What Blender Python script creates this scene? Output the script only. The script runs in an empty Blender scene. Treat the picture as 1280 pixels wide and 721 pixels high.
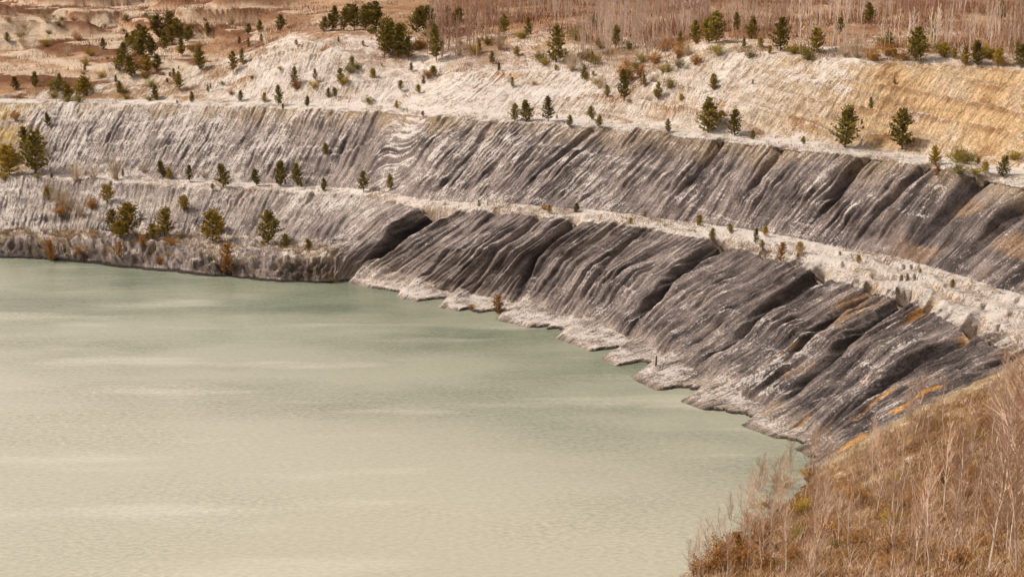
import bpy, math, random
import numpy as np
from mathutils import Vector
rng=np.random.default_rng(7); random.seed(7)
scene=bpy.context.scene
H=60.0; PITCH=math.radians(14); F=1758.0
cp,sp=math.cos(PITCH),math.sin(PITCH)
def ray(u,v):
    a=(u-640)/F; b=(360.5-v)/F
    return np.array([a, cp+b*sp, -sp+b*cp])
def up(u,v,z):
    d=ray(u,v); t=(z-H)/d[2]
    return np.array([d[0]*t,d[1]*t,z])
# ------------------------------------------------ noise
_perm=np.random.default_rng(3).permutation(256).astype(np.int64); _perm=np.concatenate([_perm,_perm])
_g=np.array([[math.cos(a),math.sin(a)] for a in np.linspace(0,2*math.pi,32,endpoint=False)])
def perlin(x,y,seed=0):
    x=np.asarray(x,float)+seed*17.31; y=np.asarray(y,float)+seed*9.73
    x,y=np.broadcast_arrays(x,y)
    xi=np.floor(x).astype(np.int64); yi=np.floor(y).astype(np.int64)
    xf=x-xi; yf=y-yi
    u=xf*xf*xf*(xf*(xf*6-15)+10); v=yf*yf*yf*(yf*(yf*6-15)+10)
    def g(ix,iy,fx,fy):
        h=_perm[(_perm[ix&255]+iy)&255]&31
        gg=_g[h]; return gg[...,0]*fx+gg[...,1]*fy
    a=g(xi,yi,xf,yf); b=g(xi+1,yi,xf-1,yf); c=g(xi,yi+1,xf,yf-1); d=g(xi+1,yi+1,xf-1,yf-1)
    return (a+(b-a)*u+((c+(d-c)*u)-(a+(b-a)*u))*v)*1.5
def fbm(x,y,o=4,seed=0):
    r=0;a=1;
    for i in range(o):
        r=r+a*perlin(x*2**i,y*2**i,seed+i*3); a*=.5
    return r
def sst(a,b,x):
    t=np.clip((x-a)/(b-a),0,1); return t*t*(3-2*t)
# ------------------------------------------------ stations
ST=[]
def W(*pts): ST.append([np.array(p,float) for p in pts])
def PX(*pts): ST.append([up(*p) for p in pts])
E0=[(-300,150,0),(-307,151,3),(-310,152,3.5),(-322,153,9.5),(-330,154,10),(-352,156,22),(-356,156,22.3),(-366,157,25),(-390,158,32),(-430,160,36),(-500,165,40)]
W(*E0)
W((-260,225,0),(-266,230,3),(-270,232,3.5),(-285,245,9.5),(-292,250,10),(-310,265,22),(-313,267,22.3),(-318,270,23),(-340,290,27),(-380,330,31),(-480,420,37))
PX((-150,316,0),(-150,296,2.5),(-150,288,3),(-150,222,9.5),(-150,215,10),(-150,128,22),(-150,124,22.3),(-150,120,22.8),(-150,95,26),(-150,45,31),(-150,-5,37))
PX((0,322,0),(0,297,2.5),(0,288,3),(0,222,9.5),(0,215,10),(0,128,22),(0,124,22.3),(0,120,22.8),(0,95,26),(0,45,31),(0,-5,37))
PX((130,332,0),(125,300,3),(125,288,3.3),(130,228,9.8),(135,220,10),(150,131,23),(150,124,23.3),(160,100,26.5),(160,80,29.5),(160,40,33),(160,-5,38))
PX((225,341,0),(225,308,3),(230,292,3.3),(240,236,10),(245,226,10.5),(265,133,24),(268,127,24.3),(275,75,31),(280,60,33),(280,35,36),(280,-5,41))
PX((320,350,0),(318,322,3),(325,300,3.5),(350,240,10.5),(355,230,11),(375,136,25),(378,130,25.3),(390,50,37),(395,42,38),(400,20,40),(400,-5,43))
PX((410,354,0),(405,322,4),(420,300,5.5),(455,246,11.5),(460,238,12),(485,141,25.8),(488,135,26),(500,98,30.5),(505,48,37.5),(510,20,40),(510,-5,43))
PX((438,352,0),(460,325,3),(490,297,7),(530,260,12.5),(540,250,13),(560,147,26.2),(563,141,26.5),(575,90,32.5),(580,50,37.5),(580,20,40),(580,-5,43))
PX((520,376,0),(538,356,1.2),(572,312,8),(620,265,13.5),(625,254,14),(655,153,26.3),(658,146,26.5),(665,88,33),(670,52,38),(670,22,40.5),(670,-5,43))
PX((640,402,0),(666,380,1.0),(690,322,8),(735,277,14),(740,263,14.3),(780,161,26.5),(785,153,26.7),(800,92,34),(805,62,37.5),(805,25,41),(805,-5,43.5))
PX((745,440,0),(778,416,.95),(820,350,8),(885,300,14.3),(890,281,14.5),(900,176,26.7),(905,168,26.8),(900,68,38.5),(905,56,40),(905,25,42.5),(905,-5,44.5))
PX((825,487,0),(864,459,.95),(930,390,8),(1000,335,14.3),(1010,301,14.5),(1040,192,26.8),(1045,180,27),(1040,74,39),(1045,60,40.5),(1045,27,42.8),(1045,-5,45))
PX((925,527,0),(956,506,1.1),(1038,424,8),(1110,370,14.3),(1130,324,14.5),(1160,208,26.8),(1165,195,27),(1160,80,39),(1165,66,40.5),(1165,30,43),(1165,-5,45))
PX((1005,562,0),(1028,546,1.2),(1108,462,8),(1190,402,14.3),(1235,356,14.5),(1290,236,26.8),(1295,215,27),(1290,87,39),(1295,72,40.5),(1295,32,43),(1295,-5,45.5))
PX((1018,578,0),(1050,557,1.8),(1150,492,8),(1255,436,14.3),(1330,390,14.5),(1420,262,26.8),(1425,240,27),(1420,95,39),(1425,80,40.5),(1425,36,43),(1425,-5,45.5))
W((34.5,153,0),(37,152.8,1.8),(46,152.3,8),(58,151.5,14.4),(64,154,15.2),(82,160,27),(84,161,27.4),(104,180,38.5),(116,190,41),(150,220,44),(200,265,47))
W((33.2,149,0),(35.7,148.7,1.8),(44.8,147.5,8),(56,146,14.8),(58,145.8,15.6),(80,144,27.5),(82,144,28.2),(102,142,38.5),(120,141,42),(160,140,45),(230,150,49))
W((25,136,0),(27,135,1.8),(36,131,8),(48,125,15.2),(50,124,16.2),(71,118,28.2),(73,117.5,29),(94,111,40.5),(114,105,47),(160,95,50),(230,85,53))
W((17.2,125,0),(19,123,1.8),(27.8,115,8.2),(38.3,104,15.5),(39.8,102.5,16.5),(55,88,29.2),(56.5,86.5,30.3),(72,70,44),(88,54,55),(120,25,57),(180,-20,58))
W((0,113,0),(1,111,1.8),(6.5,100,8.2),(13.5,86,15.5),(14.3,84.5,16.4),(23,62,29.2),(23.6,60.5,30),(31,36,44),(38,8,57.6),(50,-40,58),(70,-110,58))
W((-45,108,0),(-45,106,1.6),(-44,95,8),(-43,82,15),(-43,80,16),(-41,57,29),(-41,56,29.6),(-40,32,43.5),(-38,3,57.4),(-36,-50,58),(-30,-120,58))
W((-200,100,0),(-201,98,1.6),(-203,88,8),(-206,75,15),(-206,73,16),(-212,50,29),(-212,49,29.6),(-218,25,43),(-224,0,55),(-235,-50,57),(-250,-120,58))
W(*E0)
cen=np.array([-70,165.])
NS=len(ST)
A=np.array(ST)
def outw(P,dist,dz):
    d=P[:,:2]-cen; d/=np.linalg.norm(d,axis=1)[:,None]
    Q=P.copy(); Q[:,:2]+=d*dist; Q[:,2]+=dz; return Q
S0=A[:,0]; U=outw(S0,-18,0); U[:,2]=-7
P3=A[:,10]
A=np.concatenate([U[:,None],A,outw(P3,250,20)[:,None],outw(P3,900,95)[:,None],outw(P3,3200,420)[:,None]],axis=1)
NCN=A.shape[1]
sk=[0]
for k in range(1,NS):
    sk.append(sk[-1]+np.mean([np.linalg.norm(A[k,c]-A[k-1,c]) for c in (1,4,6)]))
sk=np.array(sk)
def hermite(sv):
    n=NS; m=np.zeros_like(A); h=np.diff(sk)
    dl=np.diff(A,axis=0)/h[:,None,None]
    m[1:-1]=(dl[:-1]*h[1:,None,None]+dl[1:]*h[:-1,None,None])/(h[1:]+h[:-1])[:,None,None]
    m[0]=dl[0]; m[-1]=dl[-1]
    i=np.clip(np.searchsorted(sk,sv,side='right')-1,0,n-2)
    t=(sv-sk[i])/h[i]; t=t[:,None,None]; hh=h[i][:,None,None]
    return ((2*t**3-3*t**2+1)*A[i]+(t**3-2*t**2+t)*hh*m[i]+(-2*t**3+3*t**2)*A[i+1]+(t**3-t**2)*hh*m[i+1])
DS=0.21
sv=np.concatenate([np.arange(sk[0],sk[2],4.0),np.arange(sk[2],sk[20],DS),np.arange(sk[20],sk[-1],4.0),[sk[-1]]])
kst=np.interp(sv,sk,np.arange(NS))
CP=hermite(sv)
nseg=[8,32,68,62,20,112,12,96,56,64,56,30,20,14]
seg=[];tt=[]
for c,n in enumerate(nseg):
    for i in range(n):
        seg.append(c);tt.append(i/n)
seg.append(NCN-2);tt.append(1.0)
seg=np.array(seg);tt=np.array(tt)
NR=len(seg);NCOL=len(sv)
P=CP[:,seg,:]*(1-tt)[None,:,None]+CP[:,seg+1,:]*tt[None,:,None]
P=np.ascontiguousarray(P.transpose(1,0,2))
dl=np.linalg.norm(np.diff(P,axis=0),axis=2); T=np.concatenate([np.zeros((1,NCOL)),np.cumsum(dl,axis=0)])
Q=np.broadcast_to(sv[None,:],(NR,NCOL)); K=np.broadcast_to(kst[None,:],(NR,NCOL))
SG=np.broadcast_to(seg[:,None],(NR,NCOL)); TT=np.broadcast_to(tt[:,None],(NR,NCOL))
X,Y,Z=P[...,0].copy(),P[...,1].copy(),P[...,2].copy()
gs=np.gradient(P,axis=1); gt=np.gradient(P,axis=0)
N=np.cross(gs,gt); N/=np.linalg.norm(N,axis=2)[...,None]+1e-9
N*=np.sign(N[...,2:3])
face=1-sst(15.6,16.6,K)
z1=CP[:,4,2][None,:]
a1=np.where(SG<=0,0,np.where(SG<4,np.clip(Z/z1,0,1),1))
low=(1-sst(6.9,7.6,K))
env1=np.where(SG<=0,0,np.where(SG<4,sst(0.0,.2,a1)*.9+.12, np.where(SG==4,(1-sst(0,.3,TT))*1.0,0)))
env1=env1*np.where((SG==1)|(SG==2),1-.75*low,1)
env2=np.where(SG==5,sst(0,.2,TT)*1.0+.05,np.where(SG==6,(1-sst(0,.6,TT))*.9,0))
env3=np.where(SG==7,sst(0,.3,TT)*(1-sst(.85,1,TT)*.4),np.where(SG==8,(1-sst(0,.2,TT))*.6,0))
r5=int(np.argmax(seg==5)); T5=T[r5][None,:]
shear=.26*np.minimum(T,T5)+.5*np.maximum(T-T5,0)
shear=shear*(1-.45*low)
QQ=Q-shear+.35*perlin(Q/18,T/28,1)+.1*perlin(Q/3,T/6,2)+.05*perlin(Q/1.2,T/1.6,3)
QG=Q+.7*perlin(Q/16,T/22,1)+.15*perlin(Q/3,T/6,2)
def rill(w,str_,seed,sharp=0):
    n=np.abs(perlin(QQ/w,T/(w*str_),seed))
    return n*(1-sharp)+sharp*.5*(1-np.exp(-10*n))
lown=.6+.4*sst(-.2,.35,fbm(Q/10,T/8,2,17))
h1=(.6*rill(8,6,11)+lown*(.95*rill(3.2,10,12,.8)+1.15*rill(1.7,13,13,.7)+.9*rill(.95,16,14,.4)))-.92
h2=(.45*rill(9,6,21)+lown*(.8*rill(3.6,10,22,.8)+1.05*rill(1.8,13,23,.7)+.9*rill(1.0,16,24,.4)))-.85
h3=(.4*rill(9,5,31)+.4*rill(4,8,32,.6)+.4*rill(1.8,10,33,.5)+.3*rill(.9,12,34))-.45
disp=face*(env1*h1*(1-.3*low)+env2*h2*(1-.15*low)+env3*h3)
def ledge(per,seed,amp,cut=.84):
    x=(T/per+.9*perlin(Q/28,T*0,seed)+.2*perlin(Q/9,T/9,seed+1)); f_=x%1.0
    return amp*(f_*(1-sst(cut,1,f_))-.4),f_
lm=np.clip(.35+1.6*perlin(Q/16,T/9,139),0,1)
L5,_=ledge(5.2,131,.3); L3,_=ledge(4.4,133,.3); L7,F7=ledge(7.6,135,2.3,.78)
l7m=np.clip(.75+1.1*perlin(Q/30,T/25,137),0,1)
disp+=face*(np.where((SG==5),sst(.03,.15,TT)*(1-sst(.85,1,TT)),0)*L5*lm+np.where((SG==2)|(SG==3),sst(.15,.4,a1)*(1-sst(.88,1,a1)),0)*L3*lm+np.where(SG==7,sst(.03,.15,TT)*(1-sst(.9,1,TT)),0)*L7*l7m)
strat=perlin(Q/30,Z/.8,141)*.6+perlin(Q/14,Z/.35,142)*.5
disp+=face*np.where((SG==5)|(SG==2)|(SG==3),1,0)*strat*.08
def gul(lst,seed,base):
    G=np.zeros_like(disp)
    for kc,w,dp in lst:
        s0=np.interp(kc,np.arange(NS),sk); q=np.abs(base+1.0*perlin(T/9,T*0+kc,seed)-s0)/(w*(.5+.5*np.clip(a1 if seed==5 else TT,0,1)))
        G=np.maximum(G,dp*np.clip(1-q,0,1)**.9)
    return G
QGs=QG-.1*np.minimum(T,T5)+1.2
G=gul([(8.0,4.5,3.4),(8.75,.9,.7),(9.3,1.1,.9),(9.7,1.6,2.0),(10.35,1.0,.8),(11.0,2.3,3.1),(11.4,1.0,.9),(11.75,1.1,1.1),(12.0,1.8,2.3),(12.6,1.2,1.2),(13.0,2.2,2.9),(13.35,1.0,1.0),(14.0,1.8,2.4),(14.4,1.1,1.0),(15.0,1.4,1.6)],5,QGs)
disp-=face*G*np.where(SG<=0,0,np.where(SG<4,sst(.06,.5,a1),np.where(SG==4,1-sst(0,.5,TT),0)))
QS=Q-.5*np.maximum(T-T5,0)*(1-.45*low)+.7*perlin(Q/16,T/22,1)+7
G2=gul([(8.4,1.2,.7),(9.5,1.5,1.1),(10.9,1.6,1.6),(11.5,1.3,1.1),(12.3,1.7,1.8),(12.9,1.4,1.3),(13.5,1.8,2.1),(14.0,1.8,2.0),(14.8,1.8,2.1),(15.2,2,2)],6,QS)
disp-=face*G2*np.where(SG==5,sst(.15,.6,TT),np.where(SG==6,1-sst(0,.7,TT),0))
camd=np.hypot(X,Y)
lump=fbm(X/14,Y/14,4,41)*.42+fbm(X/3.2,Y/3.2,3,44)*.14+fbm(X/1.1,Y/1.1,2,45)*.06
disp+=lump*np.where(SG==0,.5,np.where(SG<8,np.where((SG==1)|(SG==2),.2+1.0*low,np.where((SG==4)|(SG==6),.55,.5)),.9))*sst(20,60,camd)
disp+=np.where((SG==4),1,0)*face*(np.clip(fbm(X/2.2,Y/2.2,3,46)-.1,0,1)*.45)*sst(0,.2,TT)
disp+=np.where((SG==4),1,0)*face*sst(11,13,K)*sst(.1,.3,TT)*(1-sst(.8,1,TT))*(((TT*3.2+.9*perlin(Q/9,T*0,147))%1.0)-.5)*-.7
disp+=low*np.where((SG==1)|(SG==2),1,0)*sst(0,.3,a1*3)*(np.abs(perlin(Q/9,T/9,51))*1.6-.5+rill(2.6,1.5,52)*.7)
disp+=low*np.where(SG==1,sst(.05,.25,TT),0)*(np.abs(perlin(Q/2.4,Z/1.4,53))*1.3-.3)
disp+=(1-face)*fbm(X/1.8,Y/1.8,3,47)*.3*sst(20,60,camd)
P2=P+N*disp[...,None]
toe=np.where(SG==1,1-TT*.2,np.where(SG==2,np.clip(.8-TT*3,0,1),0))*face*(1-low)
qw=Q/12.5+.45*perlin(Q/22,T*0+5,64); fq=qw%1.0; saw=1-fq; lobe=saw*sst(0,.2,fq)
tz=((lobe-.34)*1.7+fbm(Q/5,T*0+3,3,61)*.18+.16*rill(2.6,12,62)-.08)
P2[...,2]+=toe*tz
zt=P2[...,2]; shelf=np.where((SG==1)|(SG==2),1,0)*face*(1-low)
zs=np.where(zt>0,.42+.20*zt+.14*sst(.55,.62,zt)+.1*sst(.95,1.0,zt),zt); w_=shelf*(1-sst(1.0,1.3,zt)); w_=w_*sst(-.02,.06,zt)
P2[...,2]=zt*(1-w_)+zs*w_
pl=np.where(SG>=9,sst(0,1,(SG-9+TT)/1.5),0)*sst(60,200,camd)
leftt=1-sst(5,6.5,K)
hil=leftt*(np.abs(perlin(X/60,Y/45,75))*12-2.4)
P2[...,2]+=pl*(fbm(X/70,Y/70,4,71)*(1.6+2.6*leftt)+hil)
zz=P2[...,2]+.4*fbm(X/12,Y/12,2,78); fr=(zz/4.4)%1.0; ter=(sst(.55,1,fr)-fr)*4.4
P2[...,2]+=pl*leftt*ter*1.0
P2[...,2]+=np.where(SG>=11,1,0)*sst(0,1,(SG-11+TT)/1.5)*fbm(X/300,Y/300,3,77)*14
gs=np.gradient(P2,axis=1); gt=np.gradient(P2,axis=0)
N2=np.cross(gs,gt); N2/=np.linalg.norm(N2,axis=2)[...,None]+1e-9; N2*=np.sign(N2[...,2:3])
nz=N2[...,2]
V=P2.reshape(-1,3)
dep=V[:,1]*cp-(V[:,2]-H)*sp; dsafe=np.where(dep>5,dep,1e9)
pu=640+F*V[:,0]/dsafe; pv=360.5-F*((V[:,1]*sp+(V[:,2]-H)*cp)/dsafe)
ok=(dep>5)&(pu>-60)&(pu<1340)&(pv>-70)&(pv<790)
vi=np.nonzero(ok)[0]; vu=pu[vi]; vv=pv[vi]; vd=dep[vi]
def onground(u,v):
    for rad in (1.6,3,6,14):
        m=(np.abs(vu-u)<rad)&(np.abs(vv-v)<rad)
        if m.any():
            j=np.nonzero(m)[0]; d0=vd[j].min(); jj=j[vd[j]<d0+3.0]; k=jj[np.argmin((vu[jj]-u)**2+(vv[jj]-v)**2)]
            return V[vi[k]].copy(),vd[k]
    return None,None
# ------------------------------------------------ colours
def C(*c): return np.array(c)
def mix(a,b,f): return a*(1-f[...,None])+b*f[...,None]
one=np.ones_like(X)
dark=C(.105,.085,.083); mid=C(.38,.31,.285); tan=C(.54,.40,.26); ochre=C(.62,.30,.07); pale=C(.66,.56,.48)
n1=fbm(QQ/5,T/14,4,81); n2=fbm(X/9,Y/9,4,85); n3=fbm(QQ/1.0,T/8,3,88); n4=fbm(X/2.5,Y/2.5,3,86)
f1=mix(np.broadcast_to(dark,P.shape),mid,np.clip(.50+n1*.5+n3*.6+strat*.25-.28*sst(11,13.5,K)*one+.2*(1-sst(8,11,K)),0,1))
f1=mix(f1,C(.036,.03,.03),np.clip(G/2.0*.8,0,.88))  # gully shade painted into the colour, darker where the cut is deeper
f1=mix(f1,ochre,np.clip((perlin(QQ/1.3,T/14,91)-.2)*5,0,1)*np.clip((perlin(Q/9,T/9,92)+.03)*4,0,1)*sst(12,14,K)*.9)
f1=mix(f1,pale,low*np.clip(.35+n2*.6,0,.85)*np.where(SG<3,1,.6))
f1=mix(f1,C(.42,.28,.14),low*np.clip(n4*1.2+n2*.6-.15,0,.8)*np.where(SG<3,1,.2)*(1-sst(5.2,6,K)*.7))
f1=mix(f1,C(.085,.068,.064),low*np.where(SG==1,1-sst(.6,1,TT),0)*np.clip(.45+n2*1.2+.5*(1-sst(3.4,4,K)),0,.9))
f1=mix(f1,C(.56,.45,.37),np.where(SG==1,1-.25*TT,np.where(SG==2,np.clip(.6-3*TT,0,1),0))*.85*(1-low)*np.clip(.7+n3*.7,0,1))
f2=mix(np.broadcast_to(dark,P.shape),mid,np.clip(.52+n1*.5+n3*.6+strat*.25+.3*(1-sst(7,11,K))-.28*sst(12,14,K),0,1))
f2=mix(f2,C(.04,.033,.033),np.clip(G2/1.9*.7,0,.8))  # upper face gullies: shade of the cuts put into the colour
f2=mix(f2,tan,np.clip((TT-.76+n2*.2)*4,0,1)*.7*(1-.3*sst(7,9,K)))
f2=mix(f2,C(.44,.27,.15),np.clip((perlin(Q/9,T/5,95)-.2)*3,0,1)*.5*sst(12.3,13.5,K))
f2=mix(f2,C(.62,.43,.18),(1-sst(3.0,3.5,K))*np.clip(.8+n2,0,1)*.9)
f3=mix(np.broadcast_to(pale,P.shape),tan,np.clip(.2+.65*sst(10.5,12.5,K)+n1*.45,0,1))
f3=mix(f3,C(.66,.43,.22),np.clip(sst(11.2,13.2,K)*.65+n2*.4,0,1)*sst(10,12,K))
st3=perlin(Q/40,T/1.6,145)+.6*perlin(Q/20,T/.7,146)
f3=mix(f3,C(.38,.26,.17),np.clip(st3*1.2-.1,0,.6))
f3=mix(f3,C(.36,.20,.10),np.clip((sst(.55,.72,F7)-sst(.80,.86,F7))*l7m*(.6+n2),0,.7))
f3=mix(f3,C(.34,.19,.09),np.clip(n2*1.5-.35+.9*(1-sst(4.6,5.8,K))+n4*.5,0,.78))
f3=mix(f3,C(.54,.27,.10),np.clip((TT-.8)*5+n2,0,1)*sst(7.4,7.8,K)*(1-sst(8.6,9.2,K))*.8)
bench=mix(np.broadcast_to(C(.56,.46,.385),P.shape),C(.30,.21,.145),np.clip(.38+n2*.8+n4*.8,0,1))
bench=mix(bench,C(.52,.31,.13),np.clip(fbm(X/4,Y/4,3,143)*1.6-.5,0,.7)*sst(11,13,K))
plat=mix(np.broadcast_to(C(.36,.20,.105),P.shape),C(.52,.36,.24),np.clip(.4+fbm(X/30,Y/30,4,97)*.8,0,1))
plat=mix(plat,C(.23,.095,.05),np.clip(fbm(X/18,Y/18,4,98)*.9-.1,0,.8))
fr2=((P2[...,2]+.4*fbm(X/12,Y/12,2,78))/4.4+.06*n2)%1.0
plat=mix(plat,C(.17,.07,.036),leftt*sst(.5,.7,fr2)*.9)
plat=mix(plat,C(.62,.48,.36),leftt*(1-sst(.1,.35,fr2))*.75)
bank=mix(np.broadcast_to(C(.23,.115,.05),P.shape),C(.40,.26,.13),np.clip(.4+n2*.8+n4*.6,0,1))
bank=mix(bank,C(.13,.085,.04),np.clip(fbm(X/5,Y/5,3,99)*.9,0,.65))
bank=mix(bank,C(.56,.44,.27),np.clip((1-sst(16.4,17.4,K))*(.8+n4*.5),0,1)*.8)
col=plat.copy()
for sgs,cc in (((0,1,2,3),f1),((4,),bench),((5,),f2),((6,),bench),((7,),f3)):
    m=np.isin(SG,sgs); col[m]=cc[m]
rim=np.where(SG==8,1-sst(0,.8,TT+n2*.3),0)*sst(5,6,K); col=mix(col,pale,rim*.6)
col=mix(col,bank,1-face)
for poly,wd in (([(0,66),(50,72),(100,82),(150,92),(190,100)],4.0),([(0,30),(60,34),(130,30),(190,18)],4.0),([(230,95),(160,60),(90,52),(0,48)],3.4),([(0,14),(80,12),(160,16),(240,8)],4),([(700,62),(800,58),(880,62),(960,58),(1050,66),(1180,72)],2.2)):
    pts=[onground(*q)[0][:2] for q in poly]
    dmin=np.full(X.shape,1e9)
    for a_,b_ in zip(pts[:-1],pts[1:]):
        ab=b_-a_; t=np.clip(((X-a_[0])*ab[0]+(Y-a_[1])*ab[1])/(ab@ab),0,1)
        dmin=np.minimum(dmin,np.hypot(X-a_[0]-t*ab[0],Y-a_[1]-t*ab[1]))
    col=mix(col,C(.62,.49,.37),(1-sst(wd*.6,wd*1.1,dmin+n2*1.2))*.85*np.where(SG>=7,1,0))
wet=(1-sst(.30,.39,P2[...,2]))*np.where(SG<3,1,0)
col=mix(col,C(.035,.028,.023),wet*.9)
sn=np.where(SG<=1,.40,np.where(SG==2,.37,np.where(SG==3,.37,np.where(SG==4,.53,np.where(SG==5,.38+.10*TT,np.where(SG==6,.58,np.where(SG==7,.50,np.where(SG==8,.52-.12*TT,np.where(SG==9,.37-.2*TT,.14)))))))))
sn=sn+(nz-.80)*.9*np.where(SG<8,1,.3)
sn+=.26*np.clip(disp,-1,1)*np.where(SG==7,.3,1)*face
sn-=.18*sst(10.8,12.8,K)*np.where(SG==7,1,0)
sn-=.06*sst(12,14,K)*np.where(SG<4,1,0)
sn-=.25*low*np.where(SG==1,1,0)
sn-=.35*(1-sst(4.6,5.8,K))*np.where(SG>=7,1,0)
sn-=.3*(1-sst(3.0,3.6,K))*np.where(SG==5,1,0)
sn+=.13*(1-sst(8,10,K))*np.where((SG==5)|(SG==7),1,0)
sn+=fbm(X/11,Y/11,3,101)*.24+np.where(SG==7,.15*st3,0)
sn=sn*face+(1-face)*(.2+.32*n4)-wet
# ------------------------------------------------ mesh
def mesh_np(name,verts,quads,smooth=False):
    me=bpy.data.meshes.new(name)
    verts=np.asarray(verts,np.float32); quads=np.asarray(quads,np.int32); k=quads.shape[1]
    me.vertices.add(len(verts)); me.vertices.foreach_set("co",verts.ravel())
    me.loops.add(quads.size); me.loops.foreach_set("vertex_index",quads.ravel())
    me.polygons.add(len(quads)); me.polygons.foreach_set("loop_start",np.arange(0,quads.size,k,dtype=np.int32))
    me.update(calc_edges=True)
    if smooth: me.polygons.foreach_set("use_smooth",np.ones(len(me.polygons),bool))
    return me
def add(name,data,mat=None,**kw):
    o=bpy.data.objects.new(name,data); scene.collection.objects.link(o)
    if mat is not None and data is not None and not data.materials: data.materials.append(mat)
    for k,v in kw.items(): o[k]=v
    return o
idx=np.arange(NR*NCOL).reshape(NR,NCOL)
quads=np.stack([idx[:-1,:-1],idx[:-1,1:],idx[1:,1:],idx[1:,:-1]],-1).reshape(-1,4)
me=mesh_np("quarry_terrain",P2.reshape(-1,3),quads,True)
if me.polygons[len(me.polygons)//2].normal.z<0: me.flip_normals()
at=me.attributes.new("col",'FLOAT_COLOR','POINT'); at.data.foreach_set("color",np.concatenate([np.clip(col,0.01,.9),one[...,None]],-1).astype(np.float32).ravel())
at=me.attributes.new("snow",'FLOAT','POINT'); at.data.foreach_set("value",sn.astype(np.float32).ravel())
at=me.attributes.new("qt",'FLOAT_VECTOR','POINT'); at.data.foreach_set("vector",np.stack([QQ,T,np.where(SG<8,1.,0.)*face],-1).astype(np.float32).ravel())
# ------------------------------------------------ materials
def newmat(name):
    m=bpy.data.materials.new(name); m.use_nodes=True
    return m,m.node_tree,m.node_tree.nodes["Principled BSDF"]
def nd(nt,t,**kw):
    n=nt.nodes.new(t)
    for k,v in kw.items(): setattr(n,k,v)
    return n
def math_(nt,op,a,b=None,c=None,clamp=False):
    n=nt.nodes.new("ShaderNodeMath"); n.operation=op; n.use_clamp=clamp
    for i,x in enumerate((a,b,c)):
        if x is None: continue
        if isinstance(x,(int,float)): n.inputs[i].default_value=x
        else: nt.links.new(x,n.inputs[i])
    return n.outputs[0]
def noise(nt,vec,scale,detail=4,rough=.55):
    n=nd(nt,"ShaderNodeTexNoise"); n.inputs["Scale"].default_value=scale; n.inputs["Detail"].default_value=detail; n.inputs["Roughness"].default_value=rough
    nt.links.new(vec,n.inputs["Vector"]); return n.outputs["Fac"]
def mixc(nt,f,a,b,bt='MIX'):
    n=nt.nodes.new("ShaderNodeMix"); n.data_type='RGBA'; n.blend_type=bt
    for s,x in ((n.inputs[0],f),(n.inputs[6],a),(n.inputs[7],b)):
        if isinstance(x,(int,float)): s.default_value=x
        elif isinstance(x,tuple): s.default_value=(*x,1)
        else: nt.links.new(x,s)
    return n.outputs[2]
m,nt,bs=newmat("quarry_earth"); L=nt.links.new
geo=nd(nt,"ShaderNodeNewGeometry"); pos=geo.outputs["Position"]
ac=nd(nt,"ShaderNodeAttribute",attribute_name="col"); asn=nd(nt,"ShaderNodeAttribute",attribute_name="snow"); aq=nd(nt,"ShaderNodeAttribute",attribute_name="qt")
mp=nd(nt,"ShaderNodeMapping"); mp.inputs["Scale"].default_value=(1,.13,0); L(aq.outputs["Vector"],mp.inputs[0])
streak=noise(nt,mp.outputs[0],3.0,4,.8)
fine=noise(nt,pos,3.6,4,.8); broad=noise(nt,pos,.45,3,.6)
sep=nd(nt,"ShaderNodeSeparateXYZ"); L(aq.outputs["Vector"],sep.inputs[0]); fm=sep.outputs[2]
st_=math_(nt,'SUBTRACT',streak,.5); st_=math_(nt,'MULTIPLY',st_,fm)
fc=math_(nt,'SUBTRACT',fine,.5); bc=math_(nt,'SUBTRACT',broad,.5)
b=math_(nt,'MULTIPLY_ADD',st_,2.6,1.05); b=math_(nt,'ADD',b,math_(nt,'MULTIPLY',fc,2.8)); b=math_(nt,'ADD',b,math_(nt,'MULTIPLY',bc,.9)); b=math_(nt,'MAXIMUM',b,.28)
cb=nd(nt,"ShaderNodeCombineXYZ"); [L(b,cb.inputs[i]) for i in range(3)]
c1=mixc(nt,1.0,ac.outputs["Color"],cb.outputs[0],'MULTIPLY')
s=math_(nt,'ADD',asn.outputs["Fac"],math_(nt,'MULTIPLY',fc,1.7)); s=math_(nt,'ADD',s,math_(nt,'MULTIPLY',st_,1.5)); s=math_(nt,'ADD',s,math_(nt,'MULTIPLY',bc,1.1))
s=math_(nt,'MULTIPLY',math_(nt,'SUBTRACT',s,.44),3.6,clamp=True)
s=math_(nt,'MULTIPLY',s,.82)
c2=mixc(nt,s,c1,(.88,.79,.735))
L(c2,bs.inputs["Base Color"]); bs.inputs["Roughness"].default_value=.95; bs.inputs["Specular IOR Level"].default_value=.1
bh=math_(nt,'ADD',math_(nt,'MULTIPLY',st_,1.1),math_(nt,'MULTIPLY',fine,1.0))
bp=nd(nt,"ShaderNodeBump"); bp.inputs["Strength"].default_value=1.0; bp.inputs["Distance"].default_value=.45; L(bh,bp.inputs["Height"]); L(bp.outputs[0],bs.inputs["Normal"])
add("terrain",me,m,kind="structure")
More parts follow.
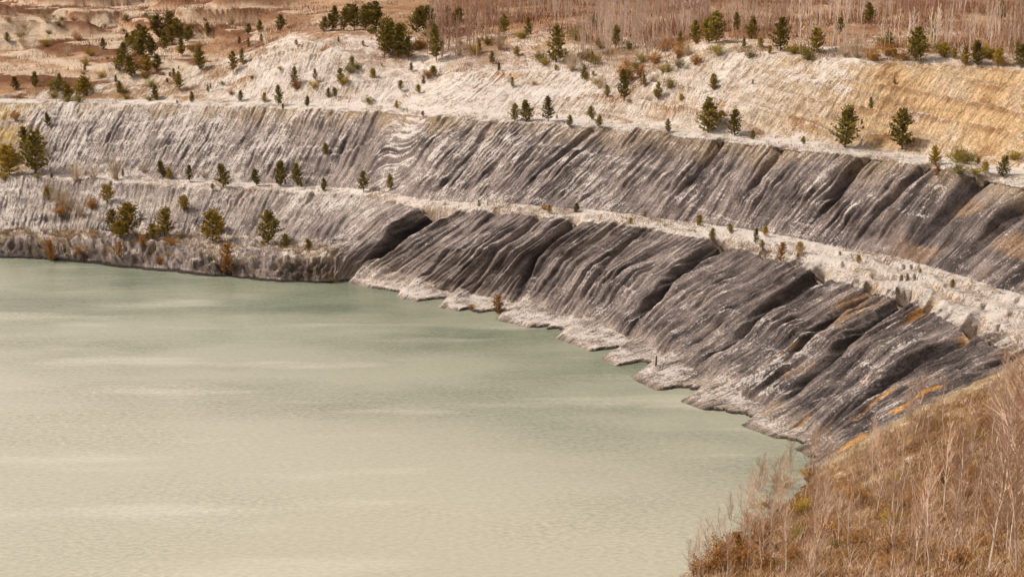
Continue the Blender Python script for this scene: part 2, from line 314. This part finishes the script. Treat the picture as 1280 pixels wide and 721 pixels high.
# water
m,nt,bs=newmat("silty_water"); L=nt.links.new
geo=nd(nt,"ShaderNodeNewGeometry"); pos=geo.outputs["Position"]
mp=nd(nt,"ShaderNodeMapping"); mp.inputs["Scale"].default_value=(.4,1,1); mp.inputs["Rotation"].default_value=(0,0,-.25); L(pos,mp.inputs[0])
mp3=nd(nt,"ShaderNodeMapping"); mp3.inputs["Scale"].default_value=(.2,1,1); mp3.inputs["Rotation"].default_value=(0,0,-.08); L(pos,mp3.inputs[0])
mp2=nd(nt,"ShaderNodeMapping"); mp2.inputs["Scale"].default_value=(.5,1,1); mp2.inputs["Rotation"].default_value=(0,0,-.3); L(pos,mp2.inputs[0])
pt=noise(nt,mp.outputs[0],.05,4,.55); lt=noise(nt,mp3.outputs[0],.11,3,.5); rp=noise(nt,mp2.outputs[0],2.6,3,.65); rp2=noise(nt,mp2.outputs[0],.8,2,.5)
sepp=nd(nt,"ShaderNodeSeparateXYZ"); L(pos,sepp.inputs[0])
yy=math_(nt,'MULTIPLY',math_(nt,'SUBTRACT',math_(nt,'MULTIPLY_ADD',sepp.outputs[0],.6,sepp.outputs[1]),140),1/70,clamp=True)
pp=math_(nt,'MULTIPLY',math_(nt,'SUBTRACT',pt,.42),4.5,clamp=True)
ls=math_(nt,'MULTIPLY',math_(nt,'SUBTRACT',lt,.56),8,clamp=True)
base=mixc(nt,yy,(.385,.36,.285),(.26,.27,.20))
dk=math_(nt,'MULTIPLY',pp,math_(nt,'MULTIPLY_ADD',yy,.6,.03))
c=mixc(nt,dk,base,(.065,.095,.062))  # greener, darker water toward the far shore: cliff reflection painted into the colour
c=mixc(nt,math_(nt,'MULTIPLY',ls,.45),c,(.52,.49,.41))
rr=math_(nt,'MULTIPLY_ADD',math_(nt,'SUBTRACT',rp,.5),math_(nt,'MULTIPLY_ADD',pp,.9,.5),1.0)  # ripple light and dark painted into the colour, standing in for reflections
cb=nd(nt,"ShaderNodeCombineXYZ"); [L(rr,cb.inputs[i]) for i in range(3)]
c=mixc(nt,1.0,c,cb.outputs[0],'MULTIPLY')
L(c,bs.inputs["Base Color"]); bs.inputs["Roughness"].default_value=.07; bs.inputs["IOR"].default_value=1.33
bh=math_(nt,'ADD',math_(nt,'MULTIPLY',rp,.3),math_(nt,'MULTIPLY',rp2,.28))
bp=nd(nt,"ShaderNodeBump"); L(math_(nt,'MULTIPLY_ADD',pp,.3,.15),bp.inputs["Strength"]); bp.inputs["Distance"].default_value=.8; L(bh,bp.inputs["Height"]); L(bp.outputs[0],bs.inputs["Normal"])
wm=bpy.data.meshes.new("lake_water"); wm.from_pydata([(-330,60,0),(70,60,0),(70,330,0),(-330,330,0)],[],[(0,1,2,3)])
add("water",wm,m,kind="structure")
# plant materials
def plantmat(name,ca,cb,scale=1.5,rough=.9,coord='Object'):
    m,nt,bs=newmat(name)
    tc=nd(nt,"ShaderNodeTexCoord"); geo=nd(nt,"ShaderNodeNewGeometry"); oi=nd(nt,"ShaderNodeObjectInfo")
    f=noise(nt,geo.outputs["Position"] if coord=='World' else tc.outputs["Object"],scale,3,.7)
    f=math_(nt,'MULTIPLY_ADD',math_(nt,'SUBTRACT',f,.5),3.0,.5)
    f=math_(nt,'ADD',f,math_(nt,'MULTIPLY',math_(nt,'SUBTRACT',oi.outputs["Random"],.5),.7),clamp=True)
    nt.links.new(mixc(nt,f,ca,cb),bs.inputs["Base Color"]); bs.inputs["Roughness"].default_value=rough; bs.inputs["Specular IOR Level"].default_value=.15
    return m
M_pbark=plantmat("pine_bark",(.12,.075,.045),(.22,.13,.08))
M_pine=plantmat("pine_needles",(.11,.09,.02),(.38,.295,.065),5)
M_pineY=plantmat("yellowish_pine_needles",(.18,.13,.02),(.56,.39,.065),5)
M_rust=plantmat("rusty_needles",(.26,.12,.03),(.50,.26,.075),4)
M_birch=plantmat("birch_bark",(.50,.38,.30),(.84,.72,.62),6)
M_twig=plantmat("birch_twigs",(.34,.21,.14),(.66,.48,.36),3)
M_far=plantmat("pale_bare_wood",(.38,.23,.16),(.92,.78,.66),.04,coord='World')
M_willow=plantmat("grey_willow_twigs",(.38,.28,.18),(.60,.48,.34),3)
M_grass=plantmat("dry_grass_blades",(.19,.085,.03),(.54,.35,.16),.30,coord='World')
M_scrub=plantmat("dry_scrub_twigs",(.20,.085,.038),(.48,.29,.16),.12,coord='World')
M_brush=plantmat("russet_wood_undergrowth",(.18,.07,.038),(.46,.26,.15),.06,coord='World')
M_tan=plantmat("tan_dry_weeds",(.26,.16,.08),(.54,.38,.20),.3,coord='World')
# ------------------------------------------------ plant builders
class MB:
    def __init__(s): s.v=[];s.f=[]
    def tube(s,pts,rad,n=4):
        base=len(s.v)
        for i,(p,r) in enumerate(zip(pts,rad)):
            a=pts[min(i+1,len(pts)-1)]-pts[max(i-1,0)]; a=a/(np.linalg.norm(a)+1e-9)
            b=np.cross(a,[.3,.9,.1]); b/=np.linalg.norm(b)+1e-9; c=np.cross(a,b)
            for j in range(n):
                t=2*math.pi*j/n; s.v.append(p+r*(math.cos(t)*b+math.sin(t)*c))
        for i in range(len(pts)-1):
            for j in range(n):
                k=base+i*n; s.f.append((k+j,k+(j+1)%n,k+n+(j+1)%n,k+n+j))
    def tri(s,a,b,c):
        k=len(s.v); s.v+=[a,b,c]; s.f.append((k,k+1,k+2))
    def mesh(s,name,mat):
        me=bpy.data.meshes.new(name); me.from_pydata([tuple(map(float,p)) for p in s.v],[],s.f); me.materials.append(mat); return me
def unit(r):
    v=r.normal(size=3); return v/np.linalg.norm(v)
def make_pine(seed,spread,low0,nb,mat,name,droop=.25,leaf=.055,rnd=.75):
    r=np.random.default_rng(seed); t=MB(); c=MB()
    bend=r.normal(size=2)*.015
    tp=[np.array([bend[0]*z*4*(z-.3),bend[1]*z*3,z]) for z in np.linspace(-.04,.97,7)]
    t.tube(tp,np.linspace(.022,.004,7),6)
    for i in range(nb):
        z=low0+(1-low0)*(i/nb)**.85*.97
        k=(z-low0)/(1-low0)
        prof=(1-k)**rnd*(.55+.45*min(1,k*4))
        L=spread*prof*(.6+.65*r.random())+.035
        az=i*2.4+r.normal()*.5
        el=droop+.5*k+r.normal()*.12
        d=np.array([math.cos(az)*math.cos(el),math.sin(az)*math.cos(el),math.sin(el)])
        p0=np.array([bend[0]*z*4*(z-.3),bend[1]*z*3,z])
        t.tube([p0,p0+d*L*.55,p0+d*L*.95+np.array([0,0,L*.12])],[.007,.004,.002],3)
        m=max(3,int(L/.035))
        for j in range(m):
            q=.25+.8*(j+r.random())/m
            cc=p0+d*L*q+np.array([0,0,L*.12*q*q])+r.normal(size=3)*.018
            for _ in range(7):
                dd=unit(r); dd[2]=dd[2]*.7+.35; s_=leaf*(.6+.8*r.random())
                w=unit(r)*s_*.38
                c.tri(cc-w,cc+w,cc+dd*s_)
    for _ in range(24):
        cc=np.array([0,0,.9+.08*r.random()])+r.normal(size=3)*.008; dd=unit(r); dd[2]=abs(dd[2]); w=unit(r)*leaf*.3; c.tri(cc-w,cc+w,cc+dd*leaf)
    return t.mesh(name+"_trunk",M_pbark),c.mesh(name+"_crown",mat)
def make_birch(seed,nb,el0,mt,mc,rt=.007,twigs=5,low0=.25,blen=.30,rtw=.0013):
    r=np.random.default_rng(seed); t=MB(); c=MB()
    n=8; off=np.cumsum(r.normal(size=(n,2))*.014,axis=0)
    zs=np.linspace(-.03,1,n); off[0]=off[1]
    tp=[np.array([off[i,0]-off[1,0],off[i,1]-off[1,1],zs[i]]) for i in range(n)]
    t.tube(tp,np.linspace(rt,rt*.25,n),5)
    for i in range(nb):
        z=low0+(1-low0)*(i+r.random())/nb*.95
        p0=np.array([np.interp(z,zs,[p[0] for p in tp]),np.interp(z,zs,[p[1] for p in tp]),z])
        L=blen*(1.1-z)**.7*(.6+.6*r.random())
        az=r.random()*6.28; el=el0+r.normal()*.15
        d=np.array([math.cos(az)*math.cos(el),math.sin(az)*math.cos(el),math.sin(el)])
        p1=p0+d*L*.5+r.normal(size=3)*L*.05; p2=p0+d*L+np.array([0,0,L*.2])+r.normal(size=3)*L*.06
        c.tube([p0,p1,p2],[rt*.34,rt*.2,rtw*.7],3)
        for j in range(twigs):
            q=.25+.75*(j+r.random())/twigs
            b=p0+(p2-p0)*q; dd=d+r.normal(size=3)*.4; dd[2]+=.4; dd/=np.linalg.norm(dd); l=L*(.3+.3*r.random())
            c.tube([b,b+dd*l],[rtw,rtw*.4],3)
    return t.mesh("birch_trunk",mt),c.mesh("birch_crown",mc)
def make_bush(seed,nst,mat,name,w=.5,leafy=0,rw=.008,leafs=.06):
    r=np.random.default_rng(seed); c=MB()
    for i in range(nst):
        az=r.random()*6.28; el=.5+1.0*r.random(); L=.6+.45*r.random()
        d=np.array([math.cos(az)*math.cos(el)*w*1.6,math.sin(az)*math.cos(el)*w*1.6,math.sin(el)])
        p0=r.normal(size=3)*.05; p0[2]=-.03
        p1=p0+d*L*.5+r.normal(size=3)*.04; p2=p0+d*L+r.normal(size=3)*.06
        c.tube([p0,p1,p2],[rw,rw*.7,rw*.35],3)
        for j in range(6):
            q=.3+.7*r.random(); b=p0+(p2-p0)*q; dd=unit(r); dd[2]=abs(dd[2])
            c.tube([b,b+dd*.2],[rw*.5,rw*.25],3)
            for _ in range(leafy):
                cc=b+dd*.2*r.random()+r.normal(size=3)*.03; e=unit(r); ww=unit(r)*leafs*.4; c.tri(cc-ww,cc+ww,cc+e*leafs)
    return c.mesh(name,mat)
def place(kind,parts,loc,h,label,cat,grp,wid=1.0,lean=.03):
    rz=random.uniform(0,6.28)
    e=bpy.data.objects.new(kind,parts[0][1] if len(parts)==1 else None)
    if len(parts)>1: e.empty_display_size=.3
    scene.collection.objects.link(e)
    e.location=loc; e.rotation_euler=(random.gauss(0,lean),random.gauss(0,lean),rz); e.scale=(h*wid,h*wid,h)
    e["label"]=label; e["category"]=cat; e["group"]=grp
    if len(parts)>1:
        for nm,me_ in parts:
            o=bpy.data.objects.new(nm,me_); scene.collection.objects.link(o); o.parent=e
    return e
TC=lambda l:[[("trunk",a),("crown",b)] for a,b in l]
pines=TC([make_pine(1,.38,.06,76,M_pine,"pine",rnd=.7),make_pine(2,.30,.10,64,M_pine,"pine"),make_pine(3,.42,.05,80,M_pine,"pine",rnd=.65),make_pine(4,.32,.15,60,M_pine,"pine"),make_pine(9,.40,.08,72,M_pine,"pine",rnd=.6)])
pinesY=TC([make_pine(5,.46,.04,80,M_pineY,"pine",rnd=.5),make_pine(6,.42,.06,74,M_pineY,"pine",rnd=.6)])
rusty=TC([make_pine(8,.42,.04,56,M_rust,"larch",rnd=.6)])
PL=[(885,166,42,0),(918,170,32,0),(1055,184,50,0),(1128,186,49,0),(1170,206,24,2),(1252,222,26,0),(1232,216,15,2),(643,152,22,0),(657,152,26,0),(685,152,31,1),(780,126,38,1),(835,165,16,0),(748,158,15,0),(823,125,22,1),(712,158,14,0),(740,150,17,0),(940,174,12,0),
(280,234,29,0),(350,232,30,0),(372,232,28,0),(455,240,27,1),(487,238,21,1),(405,238,16,0),(321,232,21,0),(238,227,21,1),(203,219,18,0),(213,224,14,2),(890,300,16,0),(873,283,14,2),(945,305,20,1),(135,252,22,2),(1000,315,14,2),(720,265,12,0),(407,194,15,0),
(160,292,38,2),(205,294,34,2),(265,301,39,2),(335,306,43,0),(140,287,25,2),(357,310,19,2),(386,312,14,2),(190,300,20,2),(230,262,18,2),(150,298,22,2),(275,290,20,2),
(45,217,52,0),(12,218,36,2),(33,190,30,0),(60,157,16,0),(155,76,22,0),(168,66,26,0),(184,60,27,0),(200,50,30,0),(214,42,27,0),(228,70,22,1),(250,86,26,0),(292,91,26,1),(303,80,20,1),(165,96,26,0),(183,93,24,2),(196,88,20,0),(105,120,24,2),(85,126,20,2),(225,112,22,1),(195,125,18,0),(348,132,25,1),(368,106,22,1),(395,102,16,1),(426,105,20,1),(384,133,13,0),(410,122,12,0),
(350,38,20,0),(325,41,16,0),(310,43,14,0),(415,38,20,0),(430,38,27,0),(443,37,30,0),(456,38,30,0),(470,36,34,0),(404,39,18,0),(480,72,46,1),(498,73,42,1),(489,60,36,0),(520,40,30,0),(534,41,32,0),(560,38,30,1),(545,76,44,1),(510,76,30,1),(570,36,26,0),
(895,54,38,0),(870,56,30,0),(886,54,30,2),(975,63,40,0),(1020,66,30,2),(1145,76,40,0),(1222,82,30,0),(1246,82,22,2),(1275,84,28,0),(1252,26,24,0),(1206,80,22,1),(695,78,46,1),(730,100,20,1),(615,80,16,1),(640,108,12,1),(760,120,14,2),(805,108,16,1),
(20,112,16,0),(43,108,18,0),(75,104,12,0),(10,52,12,0),(128,62,14,0),(260,40,14,0),(1005,180,10,0),(1085,30,26,0),(940,48,28,0),(1110,60,22,1),(850,60,20,1),(770,60,28,1),(600,66,18,1),(1180,72,18,2),(240,128,14,0),(300,126,13,0),(330,128,12,2),(150,118,16,0),(60,250,16,2),(215,55,20,0),(175,50,20,0),(160,60,18,0),(235,52,20,0),(630,44,26,1),(660,46,24,1),(745,40,22,0),(920,40,24,1),(1050,44,22,1),(1165,46,24,0),
(178,72,24,0),(190,70,22,0),(205,62,24,0),(148,88,20,0),(222,48,24,0),(420,30,22,0),(437,30,24,0),(462,30,26,0),(485,66,30,0),(503,62,30,2),(528,34,26,0)]
for (u,v,hp,ty) in PL:
    g,d=onground(u,v)
    h=hp*d/F*1.0
    if ty==2: parts=random.choice(pinesY); lab="bushy yellowish-green young pine on the quarry slope"
    elif ty==1: parts=random.choice((pines[1],pines[3],pines[1])); lab="slender sparse dark pine on a snow-dusted ledge"
    else: parts=random.choice([pines[0],pines[2],pines[4]]); lab="dark green conical pine standing on the quarry bench"
    place("pine_tree",parts,g-np.array([0,0,.1]),h,lab,"tree","young pines dotted over the quarry benches",random.uniform(.9,1.15) if ty!=1 else random.uniform(.8,1.05))
for (u,v,hp) in [(283,342,38),(65,328,28),(150,322,20),(623,392,24),(975,326,24),(1170,220,14),(915,700,40),(955,690,36)]:
    g,d=onground(u,v)
    place("larch_tree",rusty[0],g-np.array([0,0,.1]),hp*d/F,"small rusty-orange larch at the foot of the slope","tree","rusty larches near the shore",random.uniform(.8,1.2))
m=np.isin(seg,(7,8))[:,None]&(kst>3.5)[None,:]&(kst<13.6)[None,:]&(fbm(X/20,Y/20,2,161)>0)
cand=np.nonzero(m.ravel()&ok)[0]
for k in rng.choice(cand,60,replace=False):
    place("pine_tree",pinesY[0] if random.random()<.45 else pines[1],V[k]-np.array([0,0,.05]),random.uniform(.8,2.3),"tiny pine seedling on the snowy upper slope","tree","young pines dotted over the quarry benches",1)
m=np.isin(seg,(4,6))[:,None]&(kst>3)[None,:]&(kst<15)[None,:]
cand=np.nonzero(m.ravel()&ok)[0]
for k in rng.choice(cand,26,replace=False):
    place("pine_tree",pinesY[1] if random.random()<.6 else pines[1],V[k]-np.array([0,0,.05]),random.uniform(.7,1.6),"knee-high pine sapling on a bare quarry bench","tree","young pines dotted over the quarry benches",1)
wil=[make_bush(21,46,M_willow,"willow_shrub",.45),make_bush(22,40,M_willow,"willow_shrub",.6)]
orb=[make_bush(23,40,M_rust,"russet_shrub",.6,4),make_bush(24,44,M_rust,"russet_shrub",.7,3)]
olb=[make_bush(25,40,M_pineY,"olive_shrub",.6,5),make_bush(26,40,M_pine,"olive_shrub",.7,5)]
for (u,v,hp) in [(145,224,38),(95,226,28),(118,222,22),(72,256,30),(85,262,26),(60,240,20),(625,62,26),(1070,72,30),(1055,70,22),(575,70,24),(715,88,30),(180,215,14),(255,222,14),(750,110,20),(30,60,18),(95,48,14),(860,70,20),(1150,60,20),(30,45,26),(60,30,24),(110,30,20),(290,30,20),(85,70,16),(1000,318,14),(1090,350,12),(100,270,22),(115,258,20)]:
    g,d=onground(u,v); place("willow_shrub",[("s",random.choice(wil))],g,hp*d/F,"pale leafless willow shrub on a quarry ledge","shrub","bare willow shrubs",random.uniform(.8,1.2))
for (u,v,hp) in [(905,712,46),(930,705,34),(885,718,30),(960,715,30),(990,700,26),(780,100,22),(800,96,20),(535,98,14),(200,330,12),(100,318,14),(1070,630,30),(1180,600,26),(1110,690,34),(1240,640,30),(1040,670,28),(20,150,14),(115,262,16),(590,386,8),(680,262,8),(850,70,20),(830,64,18),(1130,76,16),(75,270,16),(870,80,16),(820,80,16),(940,660,26),(950,640,24),(975,610,22),(1000,590,18),(900,700,30),(870,716,26)]:
    g,d=onground(u,v); place("russet_shrub",[("s",random.choice(orb))],g-np.array([0,0,.05]),hp*d/F,"russet leafy shrub growing on bare quarry soil","shrub","russet shrubs",random.uniform(.9,1.4))
reg=[(100,260,20,100,40),(0,60,195,225,8),(60,120,100,130,10),(0,100,20,60,12),(660,860,60,110,18),(150,480,85,130,16),(110,260,285,312,9),(460,580,35,75,12),(560,760,45,75,12),(880,1280,55,78,16),(1100,1280,195,225,6),(920,1270,620,715,20),(1000,1270,540,640,12)]
for (u0,u1,v0,v1,n) in reg:
    for _ in range(n):
        g,d=onground(random.uniform(u0,u1),random.uniform(v0,v1)); q=random.random()
        if v0>500: q=.45+.55*q
        elif q<.8: q=.3
        mesh_=random.choice(olb) if q<.6 else random.choice(orb)
        place("olive_shrub" if q<.6 else "russet_shrub",[("s",mesh_)],g-np.array([0,0,.05]),random.uniform(1.0,2.6)*(.7 if v0>500 else 1),"round olive-green evergreen shrub on the quarry terrace" if q<.6 else "russet leafy shrub growing on bare quarry soil","shrub","olive shrubs" if q<.6 else "russet shrubs",random.uniform(1,1.5))
# ---- near birches
nb=TC([make_birch(31,38,.95,M_birch,M_twig,.008,7,.2,.30,.0015),make_birch(32,34,1.0,M_birch,M_twig,.0075,7,.2,.29,.0015),make_birch(33,44,.85,M_birch,M_twig,.0085,7,.12,.34,.0014),make_birch(34,28,1.05,M_birch,M_twig,.007,7,.25,.27,.0015),make_birch(35,14,1.05,M_birch,M_twig,.0075,6,.4,.22,.0015)])
bigs=[(1262,700,262),(1240,690,215),(1278,640,190),(1112,672,130),(1090,610,95),(1180,640,120),(1178,560,92),(1150,590,85),(1015,710,110),(1020,700,80),(930,650,60),(945,640,70),(1000,590,58),(985,620,60),(1060,700,100),(1240,560,90),(1210,600,95),(1266,560,115),(930,700,70),(1145,700,120),(870,712,50),(900,690,55),(1120,650,90),(960,670,60),(1035,650,70),(1075,660,80),(1195,700,110),(1220,660,110),(955,628,64),(1010,572,50),(1270,500,90),(1255,520,80),(1235,720,200),(1270,718,230),(915,668,56),(938,646,66),(972,612,60),(990,598,56),(885,700,60),(860,716,46),(900,682,58),(926,656,60),(948,632,62),(965,622,54),(1005,580,50),(1020,575,46),(1160,715,150),(1200,650,130),(1250,610,140)]
nbc=0
for (u,v,hp) in bigs:
    g,d=onground(u,v); place("birch_tree",random.choice(nb[:4] if hp>100 else nb),g,hp*d/F,"thin bare pale birch on the grassy lake bank","tree","bare birches on the grassy bank",random.uniform(.9,1.2),.06); nbc+=1
m=((seg>=1)&(seg<=6))[:,None]&(kst>16.6)[None,:]&(kst<19.6)[None,:]; m=m&(P2[...,2]>.3)
m=m.ravel()&(dep>5)&(pu>820)&(pu<1290)&(pv>450)&(pv<730)
cand=np.nonzero(m)[0]
for k in rng.choice(cand,95,replace=False):
    place("birch_tree",random.choice(nb),V[k],random.uniform(2.5,6.5),"thin bare pale birch on the grassy lake bank","tree","bare birches on the grassy bank",random.uniform(.9,1.3),.08); nbc+=1
# ---- far birches
fb=[make_birch(41+i,12,1.0,M_far,M_far,.015,2,.25,.24,.005) for i in range(5)]
farw=[]
for a,b in fb:
    k=len(a.vertices); vs=np.concatenate([np.array([v.co[:] for v in a.vertices]),np.array([v.co[:] for v in b.vertices])])
    fs=np.array([p.vertices[:] for p in a.polygons]+[[q+k for q in p.vertices] for p in b.polygons])
    mm=mesh_np("bare_birch",vs,fs); mm.materials.append(M_far); farw.append((mm,vs,fs))
hn=fbm(X/25,Y/25,3,112).ravel()
wood=(fbm(X/22,Y/22,3,111)+.05)>0
m=((((seg>=9)&(seg<=11)))[:,None]|((seg==8)[:,None]&(TT>.4)))&(kst>7.4)[None,:]&(kst<15.5)[None,:]&wood
m=m.ravel()&(dep>5)&(pu>-20)&(pu<1300)&(pv>-14)&(pv<80)
cand=np.nonzero(m)[0]
area=(np.linalg.norm(gt,axis=2)*np.linalg.norm(gs,axis=2)).ravel()
wgt=area[cand]*(1+(np.clip(pv[cand],0,60)/60)*1.5); wgt/=wgt.sum()
ch=rng.choice(cand,1900,replace=False,p=wgt); ch=ch[np.argsort(dep[ch])]
NI=300-nbc
for k in ch[:NI]:
    place("birch_tree",[("t",random.choice(farw)[0])],V[k],random.uniform(2.5,6.5)*(1.1+.6*hn[k]),"slender leafless birch at the edge of the wood","tree","bare birches of the upland wood",random.uniform(.8,1.1))
vsA=[];fsA=[];o_=0
for k in ch[NI:]:
    _,vs,fs=random.choice(farw); h=random.uniform(3,7.5)*(1.1+.6*hn[k]); a=random.uniform(0,6.28); ca,sa=math.cos(a),math.sin(a)
    q=vs*h*np.array([.9,.9,1]); q=np.stack([q[:,0]*ca-q[:,1]*sa,q[:,0]*sa+q[:,1]*ca,q[:,2]],1)+V[k]
    vsA.append(q); fsA.append(fs+o_); o_+=len(q)
mm=mesh_np("birch_wood",np.concatenate(vsA),np.concatenate(fsA)); add("birch_wood",mm,M_far,kind="stuff")
# ---- blades stuff
def blades(name,cand,nc,per,ln,wd,mat,spread=.5,seed=1,w=None,splay=.5):
    r=np.random.default_rng(seed)
    ks=r.choice(cand,nc,replace=True,p=w); c=np.repeat(V[ks],per,axis=0)
    n=len(c); c=c+np.concatenate([r.normal(size=(n,2))*spread,np.zeros((n,1))],1)
    c[:,2]-=.05
    sc=np.repeat(.4+1.1*r.random(nc)**1.5,per)
    d=r.normal(size=(n,3))*splay; d[:,2]=1; d/=np.linalg.norm(d,axis=1)[:,None]; L=(ln*(.5+.7*r.random(n))*sc)[:,None]
    a=r.random(n)*6.28; wv=np.stack([np.cos(a),np.sin(a),0*a],1)*wd*.5
    vs=np.stack([c-wv,c+wv,c+d*L],1).reshape(-1,3); fs=np.arange(3*n).reshape(-1,3)
    add(name,mesh_np(name,vs,fs),mat,kind="stuff")
m=(((seg>=1)&(seg<=8))[:,None]&(kst>16.35)[None,:]&(kst<20)[None,:]&(P2[...,2]>.3)&((fbm(X/4,Y/4,3,151)+.1+.5*(K-17.2))>0)).ravel()&(dep>5)&(pu>760)&(pu<1400)&(pv>380)&(pv<800)
cd_=np.nonzero(m)[0]; wg=area[cd_]/area[cd_].sum()
blades("dry_grass",cd_,15000,8,.6,.055,M_grass,.35,5,wg)
m2=m&(fbm(X/3,Y/3,3,155)>.12).ravel(); cd_=np.nonzero(m2)[0]; wg=area[cd_]/area[cd_].sum()
blades("bank_brushwood",cd_,1500,16,1.6,.045,M_twig,.4,15,wg,.9)
m=(((seg>=8)&(seg<=11))[:,None]&(kst>2)[None,:]&(kst<15.5)[None,:]).ravel()&ok&((fbm(X/16,Y/16,3,120)>-.05).ravel())
cd_=np.nonzero(m)[0]; wg=area[cd_]/area[cd_].sum()
blades("dry_scrub",cd_,12000,9,1.3,.13,M_scrub,.9,6,wg)
cd_=np.nonzero((((seg>=9)&(seg<=11))[:,None]&(kst>7.4)[None,:]&(kst<15.5)[None,:]&(fbm(X/22,Y/22,3,111)>-.2)).ravel()&ok)[0]; wg=area[cd_]/area[cd_].sum()
blades("wood_undergrowth",cd_,9000,10,2.0,.15,M_brush,1.4,8,wg)
m=((np.isin(seg,(1,2,4,6,8)))[:,None]&(kst>2)[None,:]&(kst<15.8)[None,:]&(P2[...,2]>.5)&((n2+.5*low*(SG<3))>.1)&((SG>2)|(low>.5))).ravel()&ok
blades("dry_weeds",np.nonzero(m)[0],6000,7,.7,.08,M_tan,.4,7)
g,d=onground(820,457)
pm=MB(); pm.tube([np.array([0,0,-.4]),np.array([0,0,.6]),np.array([.03,0,1.4])],[.14,.13,.11],8)
k=len(pm.v); pm.f.append(tuple(range(k-8,k)))
po=add("wooden_post",pm.mesh("wooden_post",M_pbark),None,label="dark weathered wooden post standing in pale silt",category="post"); po.location=g
# ------------------------------------------------ world & sun
w=bpy.data.worlds.new("World"); scene.world=w; w.use_nodes=True; nt=w.node_tree
sd=Vector((-.66,.18,.70)).normalized()
sky=nt.nodes.new("ShaderNodeTexSky"); sky.sky_type='NISHITA'; sky.sun_disc=False; sky.sun_elevation=math.asin(sd.z); sky.sun_rotation=math.atan2(sd.x,sd.y)
sky.dust_density=4; sky.air_density=.8
hs=nt.nodes.new("ShaderNodeHueSaturation"); hs.inputs["Saturation"].default_value=.3; nt.links.new(sky.outputs[0],hs.inputs["Color"])
mx=mixc(nt,1.0,hs.outputs[0],(1.06,.98,.89),'MULTIPLY')
nt.links.new(mx,nt.nodes["Background"].inputs[0]); nt.nodes["Background"].inputs[1].default_value=.145
ld=bpy.data.lights.new("sun",'SUN'); ld.energy=3.9; ld.angle=math.radians(5); ld.color=(1,.925,.81)
lo=add("sun",ld); lo.rotation_euler=(-sd).to_track_quat('-Z','Y').to_euler()
cd=bpy.data.cameras.new("camera"); cd.lens=36*F/1280; cd.clip_end=8000; co=add("camera",cd); co.location=(0,0,H); co.rotation_euler=(math.pi/2-PITCH,0,0); scene.camera=co
scene.view_settings.view_transform='Standard'; scene.view_settings.look='None'
